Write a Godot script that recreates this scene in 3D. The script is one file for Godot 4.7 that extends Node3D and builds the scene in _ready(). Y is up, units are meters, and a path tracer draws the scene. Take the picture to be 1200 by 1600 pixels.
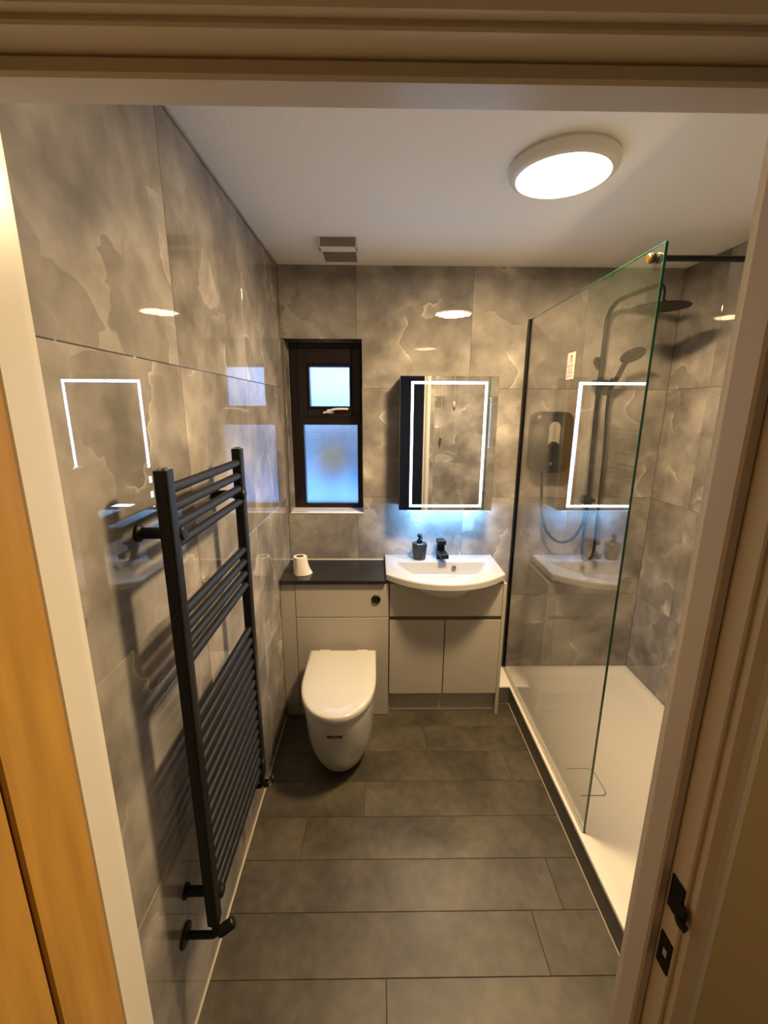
extends Node3D
# A small tiled bathroom seen through its open door. x: left to right, y: up, z: from the back wall towards the hall.

const ROOM_W := 2.093      # left wall to right wall
const ROOM_H := 2.4
const ROOM_D := 1.905      # back wall to the door wall
var X := Transform3D()     # applied to every vertex that is added
var rng := RandomNumberGenerator.new()
var M := {}                # materials by name
var used := {}

# ---------------------------------------------------------------- naming
func numbered(called: String) -> String:
	if not used.has(called):
		used[called] = 0
		return called
	used[called] += 1
	return "%s_%03d" % [called, used[called]]

func tag(o: Node3D, label: String, category: String, group := "", kind := "") -> Node3D:
	o.set_meta("label", label)
	o.set_meta("category", category)
	if group != "": o.set_meta("group", group)
	if kind != "": o.set_meta("kind", kind)
	return o

func thing(called: String, label: String, category: String, at := Vector3.ZERO, group := "", kind := "") -> Node3D:
	var o := Node3D.new()
	o.name = numbered(called)
	add_child(o)
	o.position = at
	return tag(o, label, category, group, kind)

func begin() -> SurfaceTool:
	var st := SurfaceTool.new()
	st.begin(Mesh.PRIMITIVE_TRIANGLES)
	X = Transform3D()
	return st

func obj(called: String, st: SurfaceTool, m: Material, parent: Node = self) -> MeshInstance3D:
	st.generate_normals()
	var o := MeshInstance3D.new()
	o.mesh = st.commit()
	o.material_override = m
	o.name = numbered(called) if parent == self else called
	parent.add_child(o, true)
	return o

# ---------------------------------------------------------------- shapes
func group_flat(st: SurfaceTool) -> void:
	st.set_smooth_group(-1)

func tri(st: SurfaceTool, a: Vector3, b: Vector3, c: Vector3) -> void:  # given counter-clockwise from outside
	st.add_vertex(X * a); st.add_vertex(X * c); st.add_vertex(X * b)

func quad(st: SurfaceTool, a: Vector3, b: Vector3, c: Vector3, d: Vector3) -> void:
	tri(st, a, b, c); tri(st, a, c, d)

func face(st: SurfaceTool, p: Array, out: Vector3) -> void:   # convex polygon turned towards out
	var n: Vector3 = (p[1] - p[0]).cross(p[2] - p[0])
	var q := p.duplicate()
	if n.dot(out) < 0.0: q.reverse()
	for i in range(1, q.size() - 1):
		tri(st, q[0], q[i], q[i + 1])

func box(st: SurfaceTool, lo: Vector3, hi: Vector3, bev := 0.0) -> void:
	group_flat(st)
	var c := (lo + hi) * 0.5
	var h := (hi - lo) * 0.5
	bev = minf(bev, 0.49 * minf(h.x, minf(h.y, h.z)) * 2.0)
	var pt := func(s: Vector3, a: int) -> Vector3:   # corner s on the face of axis a
		var r := h - Vector3(bev, bev, bev)
		r[a] = h[a]
		return c + r * s
	for a in 3:
		var u := (a + 1) % 3
		var w := (a + 2) % 3
		for sg in [-1.0, 1.0]:
			var q := []
			for k in [[-1, -1], [1, -1], [1, 1], [-1, 1]]:
				var s := Vector3.ZERO
				s[a] = sg; s[u] = k[0]; s[w] = k[1]
				q.append(pt.call(s, a))
			var o := Vector3.ZERO
			o[a] = sg
			face(st, q, o)
	if bev <= 0.0: return
	for a in 3:
		var u := (a + 1) % 3
		var w := (a + 2) % 3
		for su in [-1.0, 1.0]:
			for sw in [-1.0, 1.0]:
				var s0 := Vector3.ZERO
				s0[a] = -1; s0[u] = su; s0[w] = sw
				var s1 := s0
				s1[a] = 1
				var o := s0
				o[a] = 0
				face(st, [pt.call(s0, u), pt.call(s1, u), pt.call(s1, w), pt.call(s0, w)], o)
	for sx in [-1.0, 1.0]:
		for sy in [-1.0, 1.0]:
			for sz in [-1.0, 1.0]:
				var s := Vector3(sx, sy, sz)
				face(st, [pt.call(s, 0), pt.call(s, 1), pt.call(s, 2)], s)

func loft(st: SurfaceTool, rings: Array, cap0 := true, cap1 := true, crease := 40.0) -> void:   # closed rings, counter-clockwise seen from the far end looking back
	var n: int = rings[0].size()
	var g := 0
	for k in rings.size() - 1:
		if k > 0:
			var a: Vector3 = rings[k][0] - rings[k - 1][0]
			var b: Vector3 = rings[k + 1][0] - rings[k][0]
			if a.length() > 1e-6 and b.length() > 1e-6 and rad_to_deg(a.angle_to(b)) > crease: g += 1
		st.set_smooth_group(g)
		for i in n:
			var j := (i + 1) % n
			quad(st, rings[k][i], rings[k][j], rings[k + 1][j], rings[k + 1][i])
	group_flat(st)
	for e in [[0, cap0], [rings.size() - 1, cap1]]:
		if not e[1]: continue
		var ring: Array = rings[e[0]]
		var mid := Vector3.ZERO
		for p in ring: mid += p
		mid /= n
		for i in n:
			var j := (i + 1) % n
			if e[0] == 0: tri(st, mid, ring[j], ring[i])
			else: tri(st, mid, ring[i], ring[j])

func lathe(st: SurfaceTool, prof: Array, n := 32, at := Vector3.ZERO, axis := Vector3.UP) -> void:   # prof: Vector2(radius, height) along axis
	var q := Basis()
	if axis.dot(Vector3.UP) < -0.999: q = Basis(Vector3.RIGHT, PI)
	elif axis.dot(Vector3.UP) < 0.999: q = Basis(Quaternion(Vector3.UP, axis.normalized()))
	var rings := []
	for p in prof:
		var r := []
		for i in n:
			var a := -TAU * i / n
			r.append(at + q * Vector3(p.x * cos(a), p.y, p.x * sin(a)))
		rings.append(r)
	loft(st, rings, prof[0].x > 1e-5, prof[-1].x > 1e-5, 30.0)

func tube(st: SurfaceTool, pts: Array, r: float, n := 12, caps := true) -> void:
	var rings := []
	var t0: Vector3 = (pts[1] - pts[0]).normalized()
	var side := t0.cross(Vector3.UP if absf(t0.y) < 0.9 else Vector3.RIGHT).normalized()
	for k in pts.size():
		var t: Vector3
		if k == 0: t = pts[1] - pts[0]
		elif k == pts.size() - 1: t = pts[k] - pts[k - 1]
		else: t = (pts[k + 1] - pts[k]).normalized() + (pts[k] - pts[k - 1]).normalized()
		t = t.normalized()
		side = (side - t * side.dot(t)).normalized()
		var up := t.cross(side)
		var ring := []
		for i in n:
			var a := TAU * i / n
			ring.append(pts[k] + (side * cos(a) + up * sin(a)) * r)
		rings.append(ring)
	loft(st, rings, caps, caps, 180.0)

func curve(ctrl: Array, steps := 8) -> Array:    # Catmull-Rom through the points
	var out := []
	for k in ctrl.size() - 1:
		var p0: Vector3 = ctrl[maxi(k - 1, 0)]
		var p3: Vector3 = ctrl[mini(k + 2, ctrl.size() - 1)]
		for s in steps:
			out.append((ctrl[k] as Vector3).cubic_interpolate(ctrl[k + 1], p0, p3, float(s) / steps))
	out.append(ctrl[-1])
	return out

func extrude(st: SurfaceTool, poly: Array, a: Vector3, b: Vector3, ua: Vector3, va: Vector3, smooth := false) -> void:
	# a flat outline (Vector2, in the directions ua and va) swept from a to b
	var r0 := []
	var r1 := []
	var area := 0.0
	for i in poly.size():
		var p: Vector2 = poly[i]
		var q: Vector2 = poly[(i + 1) % poly.size()]
		area += p.cross(q)
	var seq := poly.duplicate()
	if (area > 0.0) != (ua.cross(va).dot(b - a) > 0.0): seq.reverse()
	for p in seq:
		r0.append(a + ua * p.x + va * p.y)
		r1.append(b + ua * p.x + va * p.y)
	var n := seq.size()
	for i in n:
		var j := (i + 1) % n
		if smooth:
			st.set_smooth_group(1)
		else: group_flat(st)
		quad(st, r0[i], r0[j], r1[j], r1[i])
	group_flat(st)
	var idx := Geometry2D.triangulate_polygon(PackedVector2Array(seq))
	for k in range(0, idx.size(), 3):
		face(st, [r0[idx[k]], r0[idx[k + 1]], r0[idx[k + 2]]], a - b)
		face(st, [r1[idx[k]], r1[idx[k + 1]], r1[idx[k + 2]]], b - a)

# ---------------------------------------------------------------- materials
func mat(called: String, c: Color, rough := 0.5, metal := 0.0, spec := 0.5) -> StandardMaterial3D:
	var m := StandardMaterial3D.new()
	m.resource_name = called
	m.albedo_color = c
	m.roughness = rough
	m.metallic = metal
	m.metallic_specular = spec
	M[called] = m
	return m

func noise_bytes(size: int, sd: int, freq: float, oct: int, warp := 0.0, warp_freq := 0.003) -> PackedByteArray:
	var f := FastNoiseLite.new()
	f.seed = sd
	f.noise_type = FastNoiseLite.TYPE_SIMPLEX_SMOOTH
	f.frequency = freq
	f.fractal_type = FastNoiseLite.FRACTAL_FBM
	f.fractal_octaves = oct
	f.fractal_gain = 0.5
	if warp > 0.0:
		f.domain_warp_enabled = true
		f.domain_warp_type = FastNoiseLite.DOMAIN_WARP_SIMPLEX
		f.domain_warp_amplitude = warp
		f.domain_warp_frequency = warp_freq
		f.domain_warp_fractal_type = FastNoiseLite.DOMAIN_WARP_FRACTAL_PROGRESSIVE
		f.domain_warp_fractal_octaves = 3
	return f.get_image(size, size, false, false, true).get_data()

func onyx_texture(size: int) -> ImageTexture:    # 1.8 m of polished grey onyx: soft clouds and folded, bright-edged layers
	var a := noise_bytes(size, 11, 0.0034, 4, 70.0, 0.004)
	var c := noise_bytes(size, 37, 0.0045, 2, 40.0, 0.004)
	var d := noise_bytes(size, 41, 0.0120, 4, 60.0, 0.006)
	var layers := []
	for s in [23, 71]:
		var f := FastNoiseLite.new()
		f.seed = s
		f.noise_type = FastNoiseLite.TYPE_SIMPLEX_SMOOTH
		f.frequency = 0.0026
		f.fractal_type = FastNoiseLite.FRACTAL_FBM
		f.fractal_octaves = 3
		f.fractal_gain = 0.38
		f.domain_warp_enabled = true
		f.domain_warp_amplitude = 55.0
		f.domain_warp_frequency = 0.005
		f.domain_warp_fractal_type = FastNoiseLite.DOMAIN_WARP_FRACTAL_PROGRESSIVE
		f.domain_warp_fractal_octaves = 2
		layers.append(f)
	var mask := PackedFloat32Array()
	for i in 256: mask.append(smoothstep(0.45, 0.85, i / 255.0))
	var px := PackedByteArray()
	px.resize(size * size * 3)
	var o := 0
	var i := 0
	var k := 2.6 / size
	for y in size:
		for x in size:
			var m := mask[c[i]]
			var m2 := mask[255 - c[i]]
			var f1 := fposmod(layers[0].get_noise_2d(x, y) * 0.95 + (x * 0.8 + y * 0.55) * k, 1.0)
			var f2 := fposmod(layers[1].get_noise_2d(y, x) * 0.8 + (x * 0.35 - y * 0.8) * k, 1.0)
			var e := m * (1.0 - smoothstep(0.0, 0.06, f1))
			var vein: float = m2 * (1.0 - smoothstep(0.0, 0.012, absf(f2 - 0.5)))
			var l: float = 134.0 + (a[i] - 128) * 0.28 + (d[i] - 128) * 0.08 + m * exp(-f1 * 5.0) * 30.0 + m2 * exp(-f2 * 6.0) * 24.0 + e * 26.0 + vein * 20.0
			px[o] = clampi(int(l * 1.005 + 1.0), 0, 255)
			px[o + 1] = clampi(int(l * 0.985), 0, 255)
			px[o + 2] = clampi(int(l * 0.955 - e * 4.0), 0, 255)
			o += 3
			i += 1
	return ImageTexture.create_from_image(Image.create_from_data(size, size, false, Image.FORMAT_RGB8, px))

func slate_texture(size: int) -> ImageTexture:   # 1.2 m of dark stone-look plank with paler clouds and fine scratches
	var a := noise_bytes(size, 51, 0.006, 4, 40.0, 0.006)
	var b := noise_bytes(size, 57, 0.03, 4)
	var px := PackedByteArray()
	px.resize(size * size * 3)
	var o := 0
	for i in size * size:
		var l := 66.0 + a[i] * 0.16 + (b[i] - 128) * 0.09
		px[o] = clampi(int(l * 1.01), 0, 255)
		px[o + 1] = clampi(int(l), 0, 255)
		px[o + 2] = clampi(int(l * 0.97), 0, 255)
		o += 3
	return ImageTexture.create_from_image(Image.create_from_data(size, size, false, Image.FORMAT_RGB8, px))

func sticker_texture() -> ImageTexture:   # red arrow over four short lines of small red print
	var im := Image.create(64, 96, false, Image.FORMAT_RGB8)
	im.fill(Color(0.66, 0.59, 0.55))
	var red := Color(0.55, 0.05, 0.04)
	im.fill_rect(Rect2i(29, 16, 7, 20), red)
	for k in 10:
		im.fill_rect(Rect2i(32 - k, 7 + k, 2 * k + 1, 1), red)
	rng.seed = 5
	for row in [[44, 6, 52], [56, 16, 32], [68, 10, 44], [81, 6, 52]]:
		var x: int = row[1]
		while x < row[1] + row[2] - 4:
			im.fill_rect(Rect2i(x, row[0], 2, 8), red)
			im.fill_rect(Rect2i(x, row[0] + [0, 3, 6][rng.randi() % 3], 5, 2), red)
			x += 7
	return ImageTexture.create_from_image(im)

func make_materials() -> void:
	var t := mat("onyx_tile", Color.WHITE, 0.012, 0.0, 0.58)
	t.albedo_texture = onyx_texture(1280)
	mat("grout", Color(0.42, 0.4, 0.37), 0.8)
	t = mat("slate_plank", Color(0.82, 0.77, 0.67), 0.45)
	t.albedo_texture = slate_texture(640)
	mat("plank_joint", Color(0.21, 0.2, 0.18), 0.8)
	var plaster := mat("ceiling_paint", Color(0.93, 0.93, 0.93), 0.9)
	var nz := FastNoiseLite.new()
	nz.frequency = 0.05
	var nt := NoiseTexture2D.new()
	nt.noise = nz; nt.width = 256; nt.height = 256; nt.seamless = true
	plaster.heightmap_enabled = true
	plaster.heightmap_texture = nt
	plaster.heightmap_scale = 0.06
	plaster.uv1_triplanar = true
	plaster.uv1_scale = Vector3.ONE * 3.0
	mat("cream_gloss", Color(0.86, 0.845, 0.81), 0.28)
	mat("hall_paint", Color(0.8, 0.73, 0.58), 0.85)
	mat("hall_far_paint", Color(0.3, 0.38, 0.55), 0.8)
	mat("hall_carpet", Color(0.3, 0.25, 0.2), 0.95)
	mat("white_plastic", Color(0.86, 0.86, 0.85), 0.3)
	mat("gloss_white", Color(0.86, 0.86, 0.86), 0.08)
	mat("white_seal", Color(0.68, 0.65, 0.58), 0.5)
	mat("ceramic", Color(0.72, 0.72, 0.715), 0.08)
	mat("lid_white", Color(0.77, 0.765, 0.755), 0.12)
	mat("cashmere", Color(0.64, 0.62, 0.59), 0.34)
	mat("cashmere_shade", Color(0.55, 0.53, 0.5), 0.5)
	mat("worktop_black", Color(0.13, 0.13, 0.135), 0.24)
	mat("matt_black", Color(0.055, 0.053, 0.052), 0.48, 0.0, 0.4)
	mat("gap_black", Color(0.03, 0.03, 0.03), 0.7)
	mat("chrome", Color(0.8, 0.8, 0.8), 0.12, 1.0)
	mat("brass", Color(0.75, 0.58, 0.3), 0.25, 1.0)
	mat("rosewood", Color(0.085, 0.048, 0.048), 0.3)
	mat("charcoal_stone", Color(0.17, 0.18, 0.19), 0.3)
	mat("tray_white", Color(0.88, 0.87, 0.84), 0.32)
	mat("riser_grey", Color(0.36, 0.35, 0.34), 0.4)
	mat("mirror", Color(0.9, 0.91, 0.91), 0.0, 1.0)
	mat("mirror_side", Color(0.42, 0.43, 0.44), 0.15, 1.0)
	mat("paper", Color(0.88, 0.86, 0.83), 0.9)
	mat("card", Color(0.5, 0.42, 0.33), 0.9)
	mat("label_navy", Color(0.08, 0.14, 0.34), 0.4)
	mat("label_grey", Color(0.42, 0.44, 0.48), 0.4)
	mat("shower_grey", Color(0.1, 0.1, 0.105), 0.25)
	mat("shower_panel", Color(0.62, 0.6, 0.56), 0.3)
	mat("cord_white", Color(0.8, 0.78, 0.74), 0.7)
	mat("toggle_wood", Color(0.42, 0.2, 0.1), 0.4)
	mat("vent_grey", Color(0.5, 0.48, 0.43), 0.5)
	t = mat("screen_glass", Color(0.45, 0.52, 0.46, 0.012), 0.0)
	t.transparency = BaseMaterial3D.TRANSPARENCY_ALPHA
	mat("glass_edge", Color(0.1, 0.3, 0.22), 0.1)
	t = mat("obscured_glass", Color(0.95, 0.97, 1.0, 0.0), 0.2)
	t.refraction_enabled = true
	t.refraction_scale = 0.05
	var dn := FastNoiseLite.new()
	dn.noise_type = FastNoiseLite.TYPE_CELLULAR
	dn.frequency = 0.06
	var dt := NoiseTexture2D.new()
	dt.noise = dn; dt.width = 256; dt.height = 256; dt.seamless = true
	t.heightmap_enabled = true
	t.heightmap_texture = dt
	t.heightmap_scale = 0.15
	t.uv1_triplanar = true
	t.uv1_scale = Vector3.ONE * 8.0
	t = mat("sticker_print", Color.WHITE, 0.4)
	t.albedo_texture = sticker_texture()
	t = mat("oak", Color(1, 1, 1), 0.32)
	var on := FastNoiseLite.new()
	on.frequency = 0.012
	on.fractal_octaves = 5
	var ot := NoiseTexture2D.new()
	ot.noise = on; ot.width = 512; ot.height = 512; ot.seamless = true
	var ramp := Gradient.new()
	ramp.set_color(0, Color(0.66, 0.485, 0.19)); ramp.set_color(1, Color(0.79, 0.61, 0.28))
	ot.color_ramp = ramp
	t.albedo_texture = ot
	t.uv1_triplanar = true
	t.uv1_scale = Vector3(5.0, 0.35, 5.0)
	mat("oak_groove", Color(0.2, 0.1, 0.04), 0.6)
	mat("leaf_yellow", Color(1.0, 0.8, 0.15), 0.7)
	M.leaf_yellow.backlight_enabled = true
	M.leaf_yellow.backlight = Color(0.9, 0.65, 0.15)
	mat("leaf_mauve", Color(0.35, 0.16, 0.3), 0.7)
	mat("paving", Color(0.78, 0.8, 0.84), 0.9)

func glow(called: String, c: Color, energy: float) -> StandardMaterial3D:
	var m := mat(called, Color(0.9, 0.9, 0.9), 0.4)
	m.emission_enabled = true
	m.emission = c
	m.emission_energy_multiplier = energy
	return m

func area(called: String, at: Vector3, towards: Vector3, size: Vector2, c: Color, e: float, parent: Node) -> void:
	var l := AreaLight3D.new()
	l.name = called
	l.area_size = size
	l.light_color = c
	l.light_energy = e
	l.shadow_enabled = true
	l.set("area_range", 8.0)
	l.set("area_attenuation", 2.0)
	parent.add_child(l, true)
	var up := Vector3.UP if absf(towards.y) < 0.9 else Vector3.FORWARD
	l.global_transform = Transform3D(Basis.looking_at(towards, up), at)

# ---------------------------------------------------------------- light values
const LAMP := Color(1.0, 0.853, 0.64)
const LAMP_E := 2.3
const LED := Color(0.6, 0.8, 1.0)
const UNDER := Color(0.5, 0.75, 1.0)

func _ready() -> void:
	# camera
	var cam := Camera3D.new()
	cam.name = "camera"
	add_child(cam)
	var yaw := 0.0143
	var pitch := 0.2363
	var roll := 0.0048
	var fw := Vector3(sin(yaw) * cos(pitch), -sin(pitch), -cos(yaw) * cos(pitch))
	var r0 := fw.cross(Vector3.UP).normalized()
	var u0 := r0.cross(fw)
	var r1 := r0 * cos(roll) + u0 * sin(roll)
	var u1 := u0 * cos(roll) - r0 * sin(roll)
	cam.transform = Transform3D(Basis(r1, u1, -fw), Vector3(0.5151, 1.698, 2.4288))
	cam.fov = rad_to_deg(2.0 * atan(800.0 / 676.5))
	cam.near = 0.01
	cam.current = true
	# sky: an overcast evening, seen only through the obscured window
	var we := WorldEnvironment.new()
	we.name = "world"
	var env := Environment.new()
	env.background_mode = Environment.BG_SKY
	var sky := Sky.new()
	var sm := ProceduralSkyMaterial.new()
	sm.sky_top_color = Color(0.44, 0.68, 0.98)
	sm.sky_horizon_color = Color(0.64, 0.8, 1.0)
	sm.ground_horizon_color = Color(0.45, 0.5, 0.58)
	sm.ground_bottom_color = Color(0.3, 0.32, 0.36)
	sm.sky_energy_multiplier = 1.15
	sm.ground_energy_multiplier = 0.7
	sky.sky_material = sm
	env.sky = sky
	env.tonemap_mode = Environment.TONE_MAPPER_LINEAR
	env.tonemap_exposure = 2.7
	env.sdfgi_enabled = true
	env.ssao_enabled = true
	env.ssil_enabled = true
	we.environment = env
	add_child(we)
	make_materials()
	ceiling_light()
	build_room()
	build_window()
	build_doorway()
	build_hall()
	build_radiator()
	build_units()
	build_basin()
	build_toilet()
	build_mirror_cabinet()
	build_shower()
	build_small_things()
	build_garden()

# ---------------------------------------------------------------- lamps
func ceiling_light() -> void:
	var o := thing("ceiling_light", "round flush ceiling light with a glowing white face and pale rim", "light", Vector3(1.06, ROOM_H, 0.955))
	var st := begin()
	lathe(st, [Vector2(0.0, 0.0), Vector2(0.15, 0.0), Vector2(0.155, 0.008), Vector2(0.155, 0.020), Vector2(0.150, 0.029), Vector2(0.141, 0.035), Vector2(0.134, 0.037), Vector2(0.1318, 0.035)], 64, Vector3.ZERO, Vector3.DOWN)
	obj("rim", st, M.white_plastic, o)
	st = begin()
	lathe(st, [Vector2(0.1315, 0.030), Vector2(0.1315, 0.0362), Vector2(0.1, 0.0395), Vector2(0.0, 0.040)], 64, Vector3.ZERO, Vector3.DOWN)
	obj("diffuser", st, glow("lamp_glow", Color(1.0, 0.86, 0.66), 3.5), o)
	for k in [[0.245, 0.10, 0.3], [0.10, 0.245, 0.3], [0.178, 0.178, 0.4]]:   # three rectangles that together fill the round face
		area("lamp_light", Vector3(1.06, ROOM_H - 0.043, 0.955), Vector3.DOWN, Vector2(k[0], k[1]), LAMP, LAMP_E * k[2], o)

# ---------------------------------------------------------------- room shell
func cut(r: Rect2, h: Rect2) -> Array:   # what is left of r outside h
	if not r.intersects(h): return [r]
	var out := []
	var i := r.intersection(h)
	if i.position.y > r.position.y + 1e-4: out.append(Rect2(r.position, Vector2(r.size.x, i.position.y - r.position.y)))
	if i.end.y < r.end.y - 1e-4: out.append(Rect2(r.position.x, i.end.y, r.size.x, r.end.y - i.end.y))
	if i.position.x > r.position.x + 1e-4: out.append(Rect2(r.position.x, i.position.y, i.position.x - r.position.x, i.size.y))
	if i.end.x < r.end.x - 1e-4: out.append(Rect2(i.end.x, i.position.y, r.end.x - i.end.x, i.size.y))
	return out

func slab(parent: Node, called: String, o: Vector3, u: Vector3, v: Vector3, rects: Array, m: Material, span: float, depth := 0.0035, bev := 0.0012) -> void:
	# one tile or plank: a thin face along u and v with eased edges, the picture of the stone laid on at true size
	var n := u.cross(v)
	var st := begin()
	group_flat(st)
	var whole: Rect2 = rects[0]
	for r in rects: whole = whole.merge(r)
	var flip := 1.0 if rng.randf() < 0.5 else -1.0
	var flop := 1.0 if rng.randf() < 0.5 else -1.0
	var off := Vector2(rng.randf(), rng.randf()) * (1.0 - minf(0.98, whole.size.x / span))
	off.y = rng.randf() * (1.0 - minf(0.98, whole.size.y / span))
	var uv := func(p: Vector2) -> Vector2:
		var q := (p - whole.position) / span
		if flip < 0.0: q.x = whole.size.x / span - q.x
		if flop < 0.0: q.y = whole.size.y / span - q.y
		return off + q
	var put := func(p: Vector2, h: float) -> void:
		st.set_uv(uv.call(p))
		st.add_vertex(o + u * p.x + v * p.y - n * h)
	var b := bev if rects.size() == 1 else 0.0
	for r in rects:
		var c := [r.position, Vector2(r.end.x, r.position.y), r.end, Vector2(r.position.x, r.end.y)]
		var i: Rect2 = (r as Rect2).grow(-b)
		var d := [i.position, Vector2(i.end.x, i.position.y), i.end, Vector2(i.position.x, i.end.y)]
		for k in [0, 2, 1, 0, 3, 2]: put.call(d[k], 0.0)
		for k in 4:
			var j := (k + 1) % 4
			for e in [[c[k], b], [d[j], 0.0], [c[j], b], [c[k], b], [d[k], 0.0], [d[j], 0.0]]: put.call(e[0], e[1])
			for e in [[c[k], depth], [c[j], b], [c[j], depth], [c[k], depth], [c[k], b], [c[j], b]]: put.call(e[0], e[1])
	obj(called, st, m, parent)

func tiled(parent: Node, o: Vector3, u: Vector3, v: Vector3, us: Array, vs: Array, hole := Rect2()) -> void:
	for a in us.size() - 1:
		for b in vs.size() - 1:
			var r := Rect2(us[a], vs[b], us[a + 1] - us[a], vs[b + 1] - vs[b]).grow(-0.0007)
			var rects := cut(r, hole) if hole.has_area() else [r]
			rects = rects.filter(func(q): return q.size.x > 0.015 and q.size.y > 0.015)
			if rects.size(): slab(parent, "tile", o, u, v, rects, M.onyx_tile, 1.8)

const WIN := Rect2(0.012, 1.107, 0.421, 0.946)   # the opening in the back wall

func wall_mesh(called: String, label: String, boxes: Array, m: Material, cat := "wall") -> MeshInstance3D:
	var st := begin()
	for b in boxes: box(st, b[0], b[1])
	var o := obj(called, st, m)
	tag(o, label, cat, "", "structure")
	return o

func build_room() -> void:
	rng.seed = 77
	var rows := [0.0, 0.6, 1.2, 1.8, ROOM_H]
	var g := 0.003
	var w := wall_mesh("wall_left", "left wall of polished grey onyx tiles behind the black towel radiator", [[Vector3(-0.2, -0.1, -0.3), Vector3(-g, 2.6, 2.0)]], M.grout)
	tiled(w, Vector3.ZERO, Vector3(0, 0, -1), Vector3.UP, [-ROOM_D, -1.84, -1.24, -0.64, -0.04, 0.0], rows)
	w = wall_mesh("wall_back", "far wall of grey onyx tiles with the window and mirror cabinet", [
		[Vector3(-0.2, -0.1, -0.3), Vector3(2.3, WIN.position.y - g, -g)], [Vector3(-0.2, WIN.end.y + g, -0.3), Vector3(2.3, 2.6, -g)],
		[Vector3(-0.2, WIN.position.y - g, -0.3), Vector3(WIN.position.x - g, WIN.end.y + g, -g)], [Vector3(WIN.end.x + g, WIN.position.y - g, -0.3), Vector3(2.3, WIN.end.y + g, -g)]], M.grout)
	tiled(w, Vector3.ZERO, Vector3.RIGHT, Vector3.UP, [0.0, 0.4, 1.005, 1.605, ROOM_W], rows, WIN)
	# tiled reveals of the window opening
	slab(w, "tile", Vector3(WIN.end.x, WIN.position.y, 0), Vector3(0, 0, -1), Vector3.UP, [Rect2(0, 0, 0.135, WIN.size.y)], M.onyx_tile, 1.8)
	slab(w, "tile", Vector3(WIN.position.x, WIN.position.y, -0.135), Vector3(0, 0, 1), Vector3.UP, [Rect2(0, 0, 0.135, WIN.size.y)], M.onyx_tile, 1.8)
	slab(w, "tile", Vector3(WIN.position.x, WIN.end.y, 0), Vector3(1, 0, 0), Vector3(0, 0, -1), [Rect2(0, 0, WIN.size.x, 0.135)], M.onyx_tile, 1.8)
	w = wall_mesh("wall_right", "right wall of grey onyx tiles inside the shower", [[Vector3(ROOM_W + g, -0.1, -0.3), Vector3(ROOM_W + 0.2, 2.6, 2.0)]], M.grout)
	tiled(w, Vector3(ROOM_W, 0, 0), Vector3(0, 0, 1), Vector3.UP, [0.0, 0.3, 0.9, 1.5, ROOM_D], rows)
	# the wall with the doorway
	var f0 := ROOM_D + g
	w = wall_mesh("wall_front", "door wall between bathroom and hall, cream on its hall side", [
		[Vector3(-0.9, -0.1, f0), Vector3(0.109, 2.6, 2.0)], [Vector3(0.941, -0.1, f0), Vector3(2.3, 2.6, 2.0)], [Vector3(0.109, 2.014, f0), Vector3(0.941, 2.6, 2.0)]], M.hall_paint)
	tiled(w, Vector3(0, 0, ROOM_D), Vector3(-1, 0, 0), Vector3.UP, [-ROOM_W, -1.6, -1.0, -0.4, 0.0], rows, Rect2(-0.941, -0.1, 0.832, 2.114))
	# ceiling
	wall_mesh("ceiling", "white plastered bathroom ceiling", [[Vector3(-0.2, ROOM_H, -0.3), Vector3(2.3, 2.6, 2.0)]], M.ceiling_paint, "ceiling")
	var st := begin()
	box(st, Vector3(0, ROOM_H - 0.007, 0), Vector3(0.007, ROOM_H, ROOM_D), 0.002)
	tag(obj("trim_1", st, M.white_seal), "thin white sealant line between left wall and ceiling", "trim", "", "structure")
	# floor of stone-look planks laid across the room
	var f := wall_mesh("floor", "dark grey stone-look plank floor", [[Vector3(-0.2, -0.2, -0.3), Vector3(2.3, -0.002, 2.0)]], M.plank_joint, "floor")
	var zs := [0.0, 0.035, 0.215, 0.395, 0.575, 0.755, 0.935, 1.115, 1.295, 1.475, 1.655, 1.835, 2.0]
	var starts := [0.5, 0.9, 0.3, 0.765, 1.15, 0.457, 0.217, 1.165, 1.05, 0.542, 0.98, 0.3]
	for k in zs.size() - 1:
		var xs := [0.0]
		var s: float = fposmod(starts[k], 1.22)
		if s > 0.02: xs.append(s)
		if s + 1.22 < 1.29: xs.append(s + 1.22)
		xs.append(1.289)
		for j in xs.size() - 1:
			var r := Rect2(xs[j], -zs[k + 1], xs[j + 1] - xs[j], zs[k + 1] - zs[k]).grow(-0.0009)
			if r.size.x > 0.01: slab(f, "plank", Vector3.ZERO, Vector3.RIGHT, Vector3(0, 0, -1), [r], M.slate_plank, 1.2, 0.002, 0.0009)
	st = begin()
	extrude(st, [Vector2(0, 0), Vector2(0.005, 0), Vector2(0.002, 0.002), Vector2(0, 0.005)], Vector3(0, 0, 0.31), Vector3(0, 0, ROOM_D), Vector3.RIGHT, Vector3.UP)
	tag(obj("trim_2", st, M.white_seal), "pale sealant line where the left wall meets the floor", "trim", "", "structure")

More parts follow.
